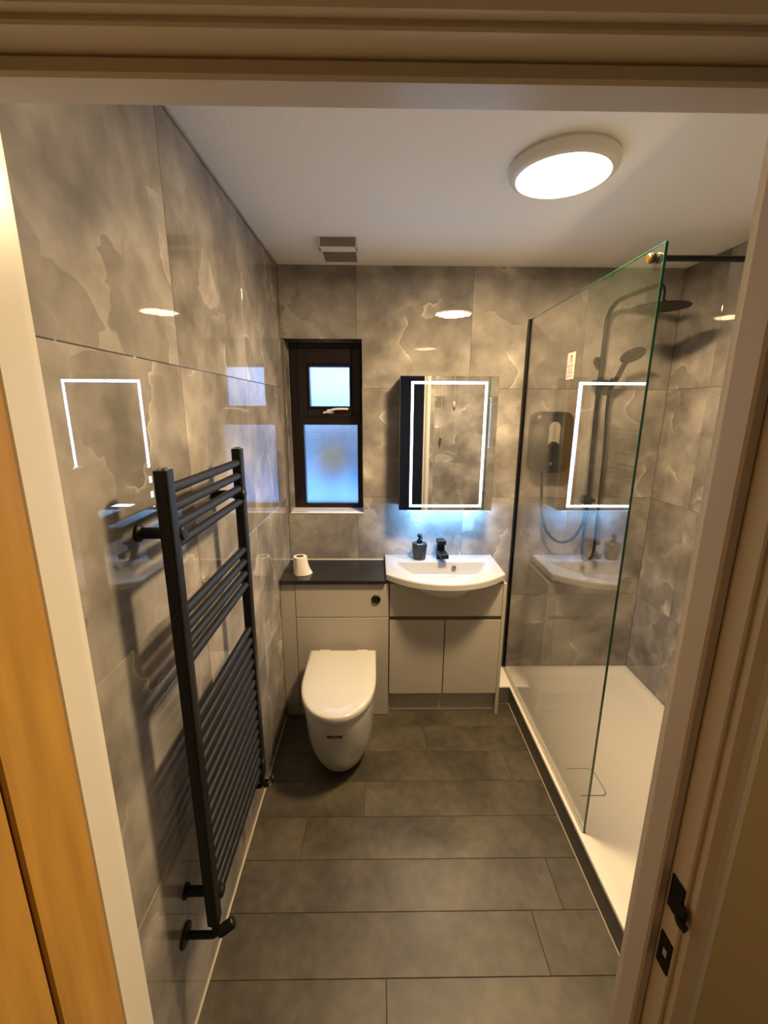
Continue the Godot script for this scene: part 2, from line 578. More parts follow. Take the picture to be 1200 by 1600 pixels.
func build_window() -> void:
	var w := thing("window_1", "small dark brown window with obscured glass panes in the far wall", "window", Vector3(0, 0, 0), "", "structure")
	var z0 := -0.19
	var z1 := -0.13
	var x0 := WIN.position.x + 0.003
	var x1 := WIN.end.x - 0.003
	var y0 := WIN.position.y + 0.003
	var y1 := WIN.end.y - 0.003
	# outer frame, stepped
	var bar := func(st: SurfaceTool, a: float, b: float, c: float, d: float, front: float) -> void:
		box(st, Vector3(a, b, z0), Vector3(c, d, front), 0.004)
	var ring := func(called: String, a: Rect2, b: Rect2, front: float) -> void:   # a frame between two rectangles
		var st := begin()
		bar.call(st, a.position.x, a.position.y, b.position.x, a.end.y, front)
		bar.call(st, b.end.x, a.position.y, a.end.x, a.end.y, front)
		bar.call(st, b.position.x - 0.002, b.end.y, b.end.x + 0.002, a.end.y, front)
		bar.call(st, b.position.x - 0.002, a.position.y, b.end.x + 0.002, b.position.y, front)
		obj(called, st, M.rosewood, w)
	var outer := Rect2(x0, y0, x1 - x0, y1 - y0)
	ring.call("outer_frame", outer, Rect2(0.066, 1.124, 0.346, 0.890), z1)
	var st := begin()
	bar.call(st, 0.062, 1.612, 0.416, 1.655, z1)
	obj("transom", st, M.rosewood, w)
	ring.call("sash_frame", Rect2(0.060, 1.646, 0.358, 0.374), Rect2(0.113, 1.692, 0.253, 0.243), z1 + 0.012)
	ring.call("glazing_bead", Rect2(0.113, 1.692, 0.253, 0.243), Rect2(0.127, 1.705, 0.225, 0.215), z1 + 0.004)
	ring.call("glazing_bead", Rect2(0.060, 1.120, 0.358, 0.498), Rect2(0.083, 1.136, 0.312, 0.464), z1 - 0.004)
	for r in [Rect2(0.122, 1.700, 0.235, 0.225), Rect2(0.078, 1.131, 0.322, 0.474)]:
		st = begin()
		box(st, Vector3(r.position.x, r.position.y, -0.160), Vector3(r.end.x, r.end.y, -0.154))
		obj("pane", st, M.obscured_glass, w)
	# handle of the top sash
	st = begin()
	box(st, Vector3(0.222, 1.664, z1 + 0.012), Vector3(0.262, 1.688, z1 + 0.022), 0.004)
	tube(st, curve([Vector3(0.205, 1.668, z1 + 0.03), Vector3(0.228, 1.674, z1 + 0.038), Vector3(0.25, 1.684, z1 + 0.043), Vector3(0.285, 1.690, z1 + 0.043), Vector3(0.345, 1.690, z1 + 0.036)], 6), 0.006, 10)
	tube(st, [Vector3(0.242, 1.677, z1 + 0.015), Vector3(0.242, 1.677, z1 + 0.042)], 0.008, 12)
	obj("handle", st, M.white_plastic, w)
	st = begin()
	box(st, Vector3(WIN.position.x, WIN.position.y - 0.004, -0.132), Vector3(WIN.end.x, WIN.position.y + 0.003, 0.004), 0.0025)
	obj("sill", st, M.gloss_white, w)

func build_doorway() -> void:
	var d := thing("trim_3", "cream gloss door lining with stops round the bathroom doorway", "door frame", Vector3.ZERO, "", "structure")
	var st := begin()
	box(st, Vector3(0.109, 0, ROOM_D), Vector3(0.129, 2.014, 2.0), 0.002)
	obj("jamb", st, M.cream_gloss, d)
	st = begin()
	box(st, Vector3(0.921, 0, ROOM_D), Vector3(0.941, 2.014, 2.0), 0.002)
	obj("jamb", st, M.cream_gloss, d)
	st = begin()
	box(st, Vector3(0.129, 1.994, ROOM_D), Vector3(0.921, 2.014, 2.0), 0.002)
	obj("head", st, M.cream_gloss, d)
	st = begin()
	box(st, Vector3(0.129, 0, 1.93), Vector3(0.144, 1.994, 1.98), 0.003)
	obj("door_stop", st, M.cream_gloss, d)
	st = begin()
	box(st, Vector3(0.905, 0, 1.93), Vector3(0.921, 1.994, 1.97), 0.003)
	obj("door_stop", st, M.cream_gloss, d)
	st = begin()
	box(st, Vector3(0.145, 1.978, 1.93), Vector3(0.905, 1.994, 1.97), 0.003)
	obj("door_stop", st, M.cream_gloss, d)
	# keep of the latch, with its curved lip, and the plate for the bolt below it
	var keep := begin()
	box(keep, Vector3(0.9185, 1.028, 1.974), Vector3(0.9215, 1.082, 1.998), 0.0008)
	tube(keep, curve([Vector3(0.919, 1.036, 1.996), Vector3(0.916, 1.036, 2.004), Vector3(0.918, 1.036, 2.012)], 5), 0.005, 8)
	box(keep, Vector3(0.9165, 1.034, 1.995), Vector3(0.9205, 1.060, 2.008), 0.001)
	obj("latch_keep", keep, M.matt_black, d).set_meta("label", "black latch keep with curved lip")
	var pl := begin()
	var pz := [1.974, 1.981, 1.990, 1.997]
	box(pl, Vector3(0.9185, 0.925, pz[0]), Vector3(0.9215, 0.980, pz[1]), 0.0008)
	box(pl, Vector3(0.9185, 0.925, pz[2]), Vector3(0.9215, 0.980, pz[3]), 0.0008)
	box(pl, Vector3(0.9185, 0.925, pz[1]), Vector3(0.9215, 0.944, pz[2]), 0.0005)
	box(pl, Vector3(0.9185, 0.961, pz[1]), Vector3(0.9215, 0.980, pz[2]), 0.0005)
	obj("bolt_keep", pl, M.matt_black, d).set_meta("label", "black strike plate with square hole")
	# rounded architrave round the hall side
	var prof := [Vector2(0, 0), Vector2(0, 0.010), Vector2(0.003, 0.013), Vector2(0.008, 0.018), Vector2(0.015, 0.020), Vector2(0.022, 0.018), Vector2(0.029, 0.013), Vector2(0.034, 0.009), Vector2(0.035, 0.007), Vector2(0.035, 0)]
	var a := thing("trim_4", "rounded cream architrave on the hall side of the doorway", "architrave", Vector3.ZERO, "", "structure")
	st = begin()
	extrude(st, prof, Vector3(0.927, 0, 2.0), Vector3(0.927, 2.035, 2.0), Vector3.RIGHT, Vector3.BACK)
	obj("upright", st, M.cream_gloss, a)
	st = begin()
	extrude(st, prof, Vector3(0.123, 0, 2.0), Vector3(0.123, 2.035, 2.0), Vector3.LEFT, Vector3.BACK)
	obj("upright", st, M.cream_gloss, a)
	st = begin()
	extrude(st, prof, Vector3(0.088, 2.0, 2.0), Vector3(0.962, 2.0, 2.0), Vector3.UP, Vector3.BACK)
	obj("head", st, M.cream_gloss, a)
	# plain architrave on the bathroom side, seen in the mirror
	a = thing("trim_5", "cream architrave on the bathroom side of the doorway", "architrave", Vector3.ZERO, "", "structure")
	st = begin()
	extrude(st, prof, Vector3(0.927, 0, ROOM_D), Vector3(0.927, 2.035, ROOM_D), Vector3.RIGHT, Vector3.FORWARD)
	obj("upright", st, M.cream_gloss, a)
	st = begin()
	extrude(st, prof, Vector3(0.123, 0, ROOM_D), Vector3(0.123, 2.035, ROOM_D), Vector3.LEFT, Vector3.FORWARD)
	obj("upright", st, M.cream_gloss, a)
	st = begin()
	extrude(st, prof, Vector3(0.088, 2.0, ROOM_D), Vector3(0.962, 2.0, ROOM_D), Vector3.UP, Vector3.FORWARD)
	obj("head", st, M.cream_gloss, a)
	# oak door standing open into the hall
	var door := thing("door_1", "golden oak door standing open at the left edge", "door", Vector3.ZERO, "", "structure")
	st = begin()
	box(st, Vector3(0.136, 0.006, 2.006), Vector3(0.161, 1.984, 2.768))
	obj("core", st, M.oak_groove, door)
	st = begin()
	box(st, Vector3(0.130, 0.006, 2.005), Vector3(0.165, 1.984, 2.0885), 0.002)
	obj("stile", st, M.oak, door)
	st = begin()
	box(st, Vector3(0.130, 0.006, 2.0925), Vector3(0.165, 1.984, 2.68), 0.002)
	obj("panel", st, M.oak, door)
	st = begin()
	box(st, Vector3(0.130, 0.006, 2.684), Vector3(0.165, 1.984, 2.769), 0.002)
	obj("stile", st, M.oak, door)

func build_hall() -> void:
	wall_mesh("wall_hall_left", "cream wall at the left end of the hall", [[Vector3(-1.0, -0.1, 2.0), Vector3(-0.9, 2.6, 4.0)]], M.hall_paint)
	wall_mesh("wall_hall_right", "cream wall at the right end of the hall", [[Vector3(2.2, -0.1, 2.0), Vector3(2.3, 2.6, 4.0)]], M.hall_paint)
	wall_mesh("wall_hall_far", "dark blue wall of the hall, seen only in the mirror", [[Vector3(-1.0, -0.1, 3.9), Vector3(2.3, 2.6, 4.0)]], M.hall_far_paint)
	wall_mesh("floor_hall", "plain brown hall carpet", [[Vector3(-1.0, -0.2, 2.0), Vector3(2.3, -0.002, 4.0)]], M.hall_carpet, "floor")
	wall_mesh("ceiling_hall", "hall ceiling", [[Vector3(-1.0, 2.4, 2.0), Vector3(2.3, 2.6, 4.0)]], M.ceiling_paint, "ceiling")
	var o := thing("hall_light", "small warm ceiling light in the hall", "light", Vector3(1.75, 2.4, 2.75))
	var st := begin()
	lathe(st, [Vector2(0, 0), Vector2(0.08, 0), Vector2(0.085, 0.02), Vector2(0.07, 0.03)], 32, Vector3.ZERO, Vector3.DOWN)
	obj("rim", st, M.white_plastic, o)
	st = begin()
	lathe(st, [Vector2(0.07, 0.025), Vector2(0.06, 0.034), Vector2(0, 0.036)], 32, Vector3.ZERO, Vector3.DOWN)
	obj("diffuser", st, glow("hall_glow", Color(1.0, 0.75, 0.42), 1.5), o)
	area("hall_lamp_light", Vector3(1.75, 2.36, 2.75), Vector3.DOWN, Vector2(0.1, 0.1), Color(1.0, 0.85, 0.6), 0.27, o)

# ---------------------------------------------------------------- towel radiator
func build_radiator() -> void:
	var xr := 0.083
	var zn := 1.558
	var zf := 1.088
	var o := thing("towel_radiator", "tall matt black ladder towel radiator on the left wall", "radiator", Vector3(0, 0, 0))
	for z in [zn, zf]:
		var st := begin()
		var poly := []
		for k in 16:
			var a := TAU * k / 16.0
			poly.append(Vector2(signf(cos(a)) * pow(absf(cos(a)), 0.4) * 0.015, signf(sin(a)) * pow(absf(sin(a)), 0.4) * 0.018))
		extrude(st, poly, Vector3(xr, 0.374, z), Vector3(xr, 1.574, z), Vector3.RIGHT, Vector3.BACK)
		var post := obj("post", st, M.matt_black, o)
		st = begin()
		lathe(st, [Vector2(0.011, 0.0), Vector2(0.011, 0.004), Vector2(0.008, 0.006), Vector2(0.0, 0.006)], 20, Vector3(xr, 1.574, z))
		obj("end_plug", st, M.chrome, post)
	var ys := []
	for k in 4: ys.append(1.532 - 0.04 * k)
	for k in 4: ys.append(1.254 - 0.04 * k)
	for k in 15: ys.append(0.974 - 0.04 * k)
	var shared: Mesh
	for y in ys:
		if shared == null:
			var st := begin()
			tube(st, [Vector3(0, 0, zf - y * 0.0), Vector3(0, 0, zn)], 0.0112, 16, false)
			st.generate_normals()
			shared = st.commit()
		var b := MeshInstance3D.new()
		b.mesh = shared
		b.material_override = M.matt_black
		b.name = "bar"
		b.position = Vector3(xr, y, 0)
		o.add_child(b, true)
	for z in [zn - 0.028, zf + 0.01]:
		for y in [1.434, 0.434]:
			var st := begin()
			lathe(st, [Vector2(0.019, 0.0), Vector2(0.019, 0.006), Vector2(0.0125, 0.010), Vector2(0.0125, 0.066), Vector2(0.016, 0.068), Vector2(0.016, 0.098), Vector2(0.013, 0.102)], 20, Vector3(0, y, z), Vector3.RIGHT)
			obj("wall_bracket", st, M.matt_black, o)
	# valves under both posts
	for z in [zn, zf]:
		var st := begin()
		lathe(st, [Vector2(0.010, 0.0), Vector2(0.010, 0.022), Vector2(0.0135, 0.024), Vector2(0.0135, 0.036)], 20, Vector3(xr, 0.340, z))
		tube(st, curve([Vector3(xr, 0.345, z), Vector3(xr - 0.002, 0.325, z), Vector3(xr - 0.018, 0.320, z), Vector3(0.004, 0.320, z)], 5), 0.0095, 12)
		lathe(st, [Vector2(0.013, 0.0), Vector2(0.015, 0.010), Vector2(0.015, 0.040), Vector2(0.012, 0.044)], 20, Vector3(xr + 0.006, 0.326, z), Vector3(0.8, 0.35, -0.35).normalized())
		var v := obj("valve", st, M.matt_black, o)
		st = begin()
		lathe(st, [Vector2(0.030, 0.0), Vector2(0.030, 0.004), Vector2(0.012, 0.009)], 24, Vector3(0.0, 0.320, z), Vector3.RIGHT)
		obj("wall_plate", st, M.matt_black, v)
		if z == zf:
			st = begin()
			lathe(st, [Vector2(0.0156, 0.018), Vector2(0.0158, 0.026), Vector2(0.0156, 0.030)], 20, Vector3(xr + 0.006, 0.326, z), Vector3(0.8, 0.35, -0.35).normalized())
			obj("collar", st, M.chrome, v)

# ---------------------------------------------------------------- fitted furniture
func panel(called: String, lo: Vector3, hi: Vector3, m: Material, parent: Node, bev := 0.0015) -> MeshInstance3D:
	var st := begin()
	box(st, lo, hi, bev)
	return obj(called, st, m, parent)

func build_units() -> void:
	var zf := 0.306
	var fill := begin()
	box(fill, Vector3(0.001, 0.002, zf - 0.02), Vector3(0.077, 0.799, zf - 0.002), 0.0012)
	tag(obj("filler_panel", fill, M.cashmere), "narrow tall grey-beige filler panel between left wall and toilet unit", "panel")
	var w := thing("toilet_unit", "grey-beige back-to-wall toilet cabinet with a black flush button", "cabinet", Vector3.ZERO)
	panel("carcass", Vector3(0.08, 0.002, 0.002), Vector3(0.574, 0.798, zf - 0.02), M.cashmere_shade, w)
	panel("upper_panel", Vector3(0.080, 0.608, zf - 0.0195), Vector3(0.5725, 0.797, zf), M.cashmere, w)
	panel("lower_panel", Vector3(0.080, 0.003, zf - 0.0195), Vector3(0.5725, 0.604, zf), M.cashmere, w)
	var st := begin()
	lathe(st, [Vector2(0.024, 0.0), Vector2(0.025, 0.004), Vector2(0.022, 0.008), Vector2(0.019, 0.0085), Vector2(0.018, 0.007), Vector2(0.0, 0.0072)], 32, Vector3(0.505, 0.711, zf), Vector3.BACK)
	obj("flush_button", st, M.matt_black, w)
	st = begin()
	box(st, Vector3(0.001, 0.800, 0.001), Vector3(0.5535, 0.8235, 0.322), 0.002)
	var top := obj("worktop", st, M.worktop_black)
	tag(top, "black worktop over the toilet cabinet", "worktop")
	st = begin()
	extrude(st, [Vector2(0, 0), Vector2(0.005, 0), Vector2(0.002, 0.002), Vector2(0, 0.006)], Vector3(0.001, 0.8235, 0.0), Vector3(0.5535, 0.8235, 0.0), Vector3.BACK, Vector3.UP)
	tag(obj("trim_6", st, M.white_seal), "white sealant line at the back of the black worktop", "trim", "", "structure")
	# vanity unit under the basin
	var v := thing("vanity_unit", "grey-beige vanity cabinet with two doors under the basin", "cabinet", Vector3.ZERO)
	var x0 := 0.576
	var x1 := 1.198
	panel("side_panel", Vector3(x0, 0.002, 0.002), Vector3(x0 + 0.004, 0.798, zf - 0.02), M.cashmere, v, 0.0008)
	panel("side_panel", Vector3(x1 - 0.018, 0.002, 0.002), Vector3(x1, 0.800, zf), M.cashmere, v)
	st = begin()
	box(st, Vector3(x0 + 0.004, 0.125, 0.002), Vector3(x1 - 0.018, 0.140, zf - 0.03))
	box(st, Vector3(x0 + 0.004, 0.140, 0.002), Vector3(x1 - 0.018, 0.700, 0.02))
	box(st, Vector3(x0 + 0.004, 0.560, zf - 0.05), Vector3(x1 - 0.018, 0.610, zf - 0.03))
	obj("carcass", st, M.cashmere_shade, v)
	panel("fascia", Vector3(x0 + 0.003, 0.612, zf - 0.02), Vector3(x1 - 0.020, 0.797, zf), M.cashmere, v)
	panel("plinth", Vector3(x0 + 0.002, 0.002, 0.25), Vector3(x1 - 0.018, 0.128, 0.268), M.cashmere, v)
	var xm := 0.877
	for r in [[x0 + 0.003, xm - 0.0028], [xm + 0.0028, x1 - 0.020]]:
		var pr := [Vector2(0.0, 0.0), Vector2(0.0, 0.4495), Vector2(-0.005, 0.4495), Vector2(-0.020, 0.425), Vector2(-0.020, 0.0)]
		st = begin()
		extrude(st, pr, Vector3(r[0], 0.140, zf), Vector3(r[1], 0.140, zf), Vector3.BACK, Vector3.UP)
		obj("door", st, M.cashmere, v)
	# tiled pipe box between vanity and shower tray
	st = begin()
	box(st, Vector3(1.199, 0.0, 0.001), Vector3(1.2885, 0.100, 0.205), 0.001)
	tag(obj("trim_7", st, M.riser_grey), "low grey boxed ledge between the vanity cabinet and shower tray", "ledge", "", "structure")
	panel("ledge_top", Vector3(1.199, 0.100, 0.001), Vector3(1.2885, 0.1115, 0.208), M.tray_white, get_node("trim_7"))

func ray_polygon(poly: Array, c: Vector2, dir: Vector2) -> Vector2:
	var best := c
	for i in poly.size():
		var hit = Geometry2D.segment_intersects_segment(c, c + dir * 5.0, poly[i], poly[(i + 1) % poly.size()])
		if hit != null: best = hit
	return best

func build_basin() -> void:
	var o := thing("basin", "white ceramic bow-fronted basin set on the vanity cabinet", "basin", Vector3.ZERO)
	var cx := 0.870
	var outer := [Vector2(0.556, 0.001)]
	for k in 33:
		var t := k / 32.0
		outer.append(Vector2(lerpf(0.556, 1.186, t), 0.305 + 0.148 * (1.0 - pow(absf(2 * t - 1), 2.2))))
	outer.append(Vector2(1.186, 0.001))
	var inner := [Vector2(0.612, 0.127)]
	for k in 41:
		var u := -cos(PI * k / 40.0)
		inner.append(Vector2(cx + 0.258 * u, 0.127 + 0.288 * pow(1.0 - u * u, 0.82)))
	inner.append(Vector2(1.128, 0.127))
	var c := Vector2(cx, 0.235)
	var angles := []
	for k in 120: angles.append(TAU * k / 120.0)
	for p in [outer[0], outer[1], outer[33], outer[34], inner[0], inner[-1]]: angles.append(fposmod((p - c).angle(), TAU))
	angles.sort()
	angles.reverse()
	var po := []
	var pi := []
	for a in angles:
		po.append(ray_polygon(outer, c, Vector2.from_angle(a)))
		pi.append(ray_polygon(inner, c, Vector2.from_angle(a)))
	var lift := func(ps: Array, y: float, s: float, inset := 0.0) -> Array:
		var r := []
		for p in ps:
			var q: Vector2 = c + (p - c) * s
			q -= (p - c).normalized() * inset
			r.append(Vector3(q.x, y, maxf(q.y, 0.001)))
		return r
	var rings := []
	# belly underneath, rim, top, bowl
	for b in [[0.735, 0.25], [0.738, 0.55], [0.752, 0.8], [0.775, 0.93], [0.800, 0.985], [0.818, 1.0]]:
		rings.append(lift.call(pi, b[0], b[1]))
	rings.append(lift.call(po, 0.818, 1.0, 0.004))
	rings.append(lift.call(po, 0.823, 1.0, 0.0))
	rings.append(lift.call(po, 0.849, 1.0, 0.0))
	rings.append(lift.call(po, 0.854, 1.0, 0.003))
	rings.append(lift.call(po, 0.856, 1.0, 0.008))
	for b in [[0.855, 1.0, 0.0], [0.852, 0.985, 0.0], [0.842, 0.965, 0.0], [0.810, 0.925, 0.0], [0.785, 0.86, 0.0], [0.765, 0.70, 0.0], [0.757, 0.45, 0.0], [0.755, 0.1, 0.0]]:
		rings.append(lift.call(pi, b[0], b[1], b[2]))
	var st := begin()
	loft(st, rings, true, true, 24.0)
	obj("bowl", st, M.ceramic, o)
	st = begin()
	lathe(st, [Vector2(0.013, 0.0), Vector2(0.013, 0.003), Vector2(0.009, 0.004), Vector2(0.0085, 0.0015), Vector2(0.0, 0.0015)], 24, Vector3(0.943, 0.824, 0.1395), Vector3(0, 0.3, 1).normalized())
	obj("overflow_ring", st, M.chrome, o)
	st = begin()
	lathe(st, [Vector2(0.030, 0.0), Vector2(0.030, 0.003), Vector2(0.020, 0.006), Vector2(0, 0.006)], 24, Vector3(cx, 0.7555, 0.25))
	obj("waste_plug", st, M.chrome, o)

func dshape(hw: float, zb: float, zf: float, y: float, n := 24) -> Array:   # straight back, rounded front
	var zs := zb + (zf - zb) * 0.44
	var r := []
	r.append(Vector3(hw, y, zb))
	for k in n + 1:
		var a := PI * k / n
		r.append(Vector3(hw * signf(cos(a)) * pow(absf(cos(a)), 0.92), y, zs + (zf - zs) * pow(sin(a), 0.92)))
	r.append(Vector3(-hw, y, zb))
	r.reverse()
	return r

func build_toilet() -> void:
	var o := thing("toilet", "white back-to-wall toilet with its lid down", "toilet", Vector3(0.331, 0, 0))
	var rings := []
	for k in [[0.001, 0.108, 0.700], [0.012, 0.120, 0.716], [0.05, 0.138, 0.746], [0.10, 0.151, 0.775], [0.16, 0.160, 0.803], [0.22, 0.165, 0.823], [0.28, 0.167, 0.840], [0.34, 0.171, 0.852], [0.380, 0.172, 0.857], [0.392, 0.171, 0.855], [0.396, 0.166, 0.850]]:
		rings.append(dshape(k[1], 0.307, k[2], k[0]))
	var st := begin()
	loft(st, rings, true, true, 60.0)
	obj("pan", st, M.ceramic, o)
	st = begin()
	rings = []
	for k in [[0.397, 0.172], [0.399, 0.1745], [0.410, 0.1745], [0.412, 0.172]]:
		rings.append(dshape(k[1], 0.350, 0.690 + k[1] , k[0]))
	loft(st, rings, true, true, 60.0)
	obj("seat", st, M.lid_white, o)
	st = begin()
	rings = []
	for k in [[0.4135, 0.173], [0.4155, 0.1765], [0.428, 0.1765], [0.434, 0.1745], [0.4375, 0.170], [0.4395, 0.160], [0.4405, 0.12]]:
		rings.append(dshape(k[1], 0.350 + (0.1765 - k[1]) * 0.5, 0.694 + k[1], k[0]))
	loft(st, rings, true, true, 60.0)
	obj("lid", st, M.lid_white, o)
	for s in [-0.1, 0.1]:
		st = begin()
		box(st, Vector3(s - 0.03, 0.396, 0.320), Vector3(s + 0.03, 0.425, 0.349), 0.004)
		obj("hinge", st, M.lid_white, o)
	# maker's label, a narrow strip wrapped round the front of the pan
	var front := func(x: float, y: float, extra: float) -> Vector3:
		var f := (y - 0.28) / 0.06
		var hw := lerpf(0.167, 0.171, f)
		var zf := lerpf(0.840, 0.852, f)
		var zs := 0.307 + (zf - 0.307) * 0.44
		return Vector3(x, y, zs + (zf - zs) * pow(sqrt(1.0 - pow(absf(x) / hw, 2.0 / 0.92)), 0.92) + extra)
	for part in [["label", -0.033, 0.033, 0.316, 0.331, 0.0012, M.label_navy], ["label_print", -0.021, 0.021, 0.3195, 0.3275, 0.0018, M.label_grey]]:
		st = begin()
		group_flat(st)
		var n := 8
		for k in n:
			var a: float = lerpf(part[1], part[2], float(k) / n)
			var b: float = lerpf(part[1], part[2], float(k + 1) / n)
			quad(st, front.call(a, part[3], part[5]), front.call(b, part[3], part[5]), front.call(b, part[4], part[5]), front.call(a, part[4], part[5]))
			quad(st, front.call(a, part[4], part[5]), front.call(b, part[4], part[5]), front.call(b, part[4], -0.001), front.call(a, part[4], -0.001))
			quad(st, front.call(a, part[3], -0.001), front.call(b, part[3], -0.001), front.call(b, part[3], part[5]), front.call(a, part[3], part[5]))
		obj(part[0], st, part[6], o).set_meta("label", "small navy label on the front of the pan" if part[0] == "label" else "pale print on the navy label")

func build_mirror_cabinet() -> void:
	var x0 := 0.627
	var x1 := 1.131
	var y0 := 1.157
	var y1 := 1.856
	var zf := 0.140
	var o := thing("mirror_cabinet", "mirror cabinet with a glowing rectangular line of light in its door", "mirror", Vector3.ZERO)
	panel("body", Vector3(x0 + 0.002, y0 + 0.002, 0.001), Vector3(x1 - 0.002, y1 - 0.002, zf - 0.022), M.mirror_side, o)
	var ajar := Transform3D(Basis(Vector3.UP, -0.0085), Vector3(x0, 0, zf))   # the door stands a hair open, hinged at its left
	panel("mirror_door", Vector3(0, y0, -0.020), Vector3(x1 - x0, y1, 0), M.mirror, o, 0.001).transform = ajar
	var led := glow("led_glow", Color(0.68, 0.86, 1.0), 1.8)
	var a := Rect2(0.684, 1.1755, 0.390, 0.654)
	var t := 0.013
	for s in [[a.position.x, a.position.y, a.end.x, a.position.y + t], [a.position.x, a.end.y - t, a.end.x, a.end.y], [a.position.x, a.position.y + t, a.position.x + t, a.end.y - t], [a.end.x - t, a.position.y + t, a.end.x, a.end.y - t]]:
		var st := begin()
		box(st, Vector3(s[0] - x0, s[1], -0.001), Vector3(s[2] - x0, s[3], 0.0006))
		obj("light_strip", st, led, o).transform = ajar
		var w: float = s[2] - s[0]
		var h: float = s[3] - s[1]
		area("strip_light", ajar * Vector3((s[0] + s[2]) / 2 - x0, (s[1] + s[3]) / 2, 0.0015), ajar.basis.z, Vector2(w, h), LED, 0.055 * maxf(w, h), o)
	# strip under the cabinet that washes the wall
	var st := begin()
	X = Transform3D(Basis(Vector3.RIGHT, 0.7), Vector3(0, y0 - 0.004, 0.10))
	box(st, Vector3(x0 + 0.05, -0.003, -0.008), Vector3(x1 - 0.05, 0.006, 0.008))
	X = Transform3D()
	obj("under_light_strip", st, glow("under_glow", UNDER, 2.0), o)
	area("under_light", Vector3((x0 + x1) / 2, y0 - 0.0085, 0.096), Vector3(0, -cos(0.7), -sin(0.7)), Vector2(x1 - x0 - 0.1, 0.014), UNDER, 0.17, o)

# ---------------------------------------------------------------- shower
func build_shower() -> void:
	var xg := 1.308
	var zg := 1.11
	var yt := 0.113
	# riser panel below the tray
	var st := begin()
	box(st, Vector3(1.2895, 0.0, 0.0), Vector3(1.31, 0.092, ROOM_D), 0.001)
	tag(obj("trim_8", st, M.riser_grey), "grey riser panel along the side of the shower tray", "panel", "", "structure")
	st = begin()
	extrude(st, [Vector2(0, 0), Vector2(-0.0028, 0), Vector2(-0.001, 0.001), Vector2(0, 0.0028)], Vector3(1.2895, 0, 0.21), Vector3(1.2895, 0, ROOM_D), Vector3.RIGHT, Vector3.UP)
	tag(obj("trim_9", st, M.white_seal), "pale sealant line along the foot of the shower riser panel", "trim", "", "structure")
	# tray
	var tray := thing("shower_tray", "long white low shower tray behind the glass screen", "shower tray", Vector3.ZERO)
	var lo := Vector2(1.288, 0.001)
	var hi := Vector2(ROOM_W - 0.001, ROOM_D - 0.001)
	var rect := func(g: float, y: float, rad: float) -> Array:
		var r := []
		var a := lo + Vector2(g, g)
		var b := hi - Vector2(g, g)
		for q in [[b.x - rad, b.y - rad, 0], [a.x + rad, b.y - rad, 1], [a.x + rad, a.y + rad, 2], [b.x - rad, a.y + rad, 3]]:
			for k in 7:
				var t: float = (q[2] + k / 6.0) * PI / 2
				r.append(Vector3(q[0] + rad * cos(t), y, q[1] + rad * sin(t)))
		r.reverse()
		return r
	st = begin()
	loft(st, [rect.call(0.002, 0.0925, 0.004), rect.call(0.0, 0.094, 0.004), rect.call(0.0, 0.109, 0.004), rect.call(0.0015, 0.112, 0.004), rect.call(0.004, yt, 0.004), rect.call(0.040, yt, 0.05), rect.call(0.048, 0.112, 0.05), rect.call(0.075, 0.1055, 0.06), rect.call(0.10, 0.104, 0.06)], true, true, 100.0)
	obj("tray", st, M.tray_white, tray)
	# square waste cover outlined by a fine groove
	st = begin()
	var c := Vector2(1.420, 0.868)
	var sq := func(h: float, y: float, rad: float) -> Array:
		var r := []
		for q in 4:
			for k in 7:
				var t: float = (q + k / 6.0) * PI / 2
				var s: Vector2 = [Vector2(1, 1), Vector2(-1, 1), Vector2(-1, -1), Vector2(1, -1)][q]
				r.append(Vector3(c.x + s.x * (h - rad) + rad * cos(t), y, c.y + s.y * (h - rad) + rad * sin(t)))
		r.reverse()
		return r
	loft(st, [sq.call(0.0725, 0.1035, 0.024), sq.call(0.0725, 0.1048, 0.024), sq.call(0.0690, 0.1048, 0.022), sq.call(0.0690, 0.1035, 0.022)], false, false, 10.0)
	obj("waste_groove", st, M.label_grey, tray)
	st = begin()
	loft(st, [sq.call(0.0688, 0.1035, 0.022), sq.call(0.0688, 0.1052, 0.022), sq.call(0.0680, 0.1056, 0.021)], false, true, 60.0)
	obj("waste_cover", st, M.tray_white, tray)
	# glass screen
	var s := thing("shower_screen", "clear glass shower screen standing on the tray edge", "shower screen", Vector3.ZERO)
	var y1 := 2.146
	st = begin()
	group_flat(st)
	quad(st, Vector3(xg - 0.0018, yt, 0.004), Vector3(xg - 0.0018, yt, zg), Vector3(xg - 0.0018, y1, zg), Vector3(xg - 0.0018, y1, 0.004))
	quad(st, Vector3(xg + 0.0018, yt, zg), Vector3(xg + 0.0018, yt, 0.004), Vector3(xg + 0.0018, y1, 0.004), Vector3(xg + 0.0018, y1, zg))
	obj("pane", st, M.screen_glass, s)
	st = begin()
	box(st, Vector3(xg - 0.004, yt, zg - 0.0005), Vector3(xg + 0.004, y1, zg + 0.0005))
	box(st, Vector3(xg - 0.004, y1 - 0.0005, 0.004), Vector3(xg + 0.004, y1 + 0.0005, zg))
	obj("glass_edge", st, M.glass_edge, s).set_meta("label", "polished green glass edge")
	st = begin()
	box(st, Vector3(xg - 0.010, yt, 0.0), Vector3(xg - 0.0045, y1 + 0.004, 0.022), 0.001)
	box(st, Vector3(xg + 0.0045, yt, 0.0), Vector3(xg + 0.010, y1 + 0.004, 0.022), 0.001)
	box(st, Vector3(xg - 0.0045, yt, 0.0), Vector3(xg + 0.0045, y1 + 0.004, 0.004))
	obj("wall_channel", st, M.matt_black, s)
	st = begin()
	extrude(st, [Vector2(-0.0045, 0), Vector2(-0.009, 0), Vector2(-0.0045, 0.005)], Vector3(xg, yt, 0.022), Vector3(xg, yt, zg), Vector3.RIGHT, Vector3.UP)
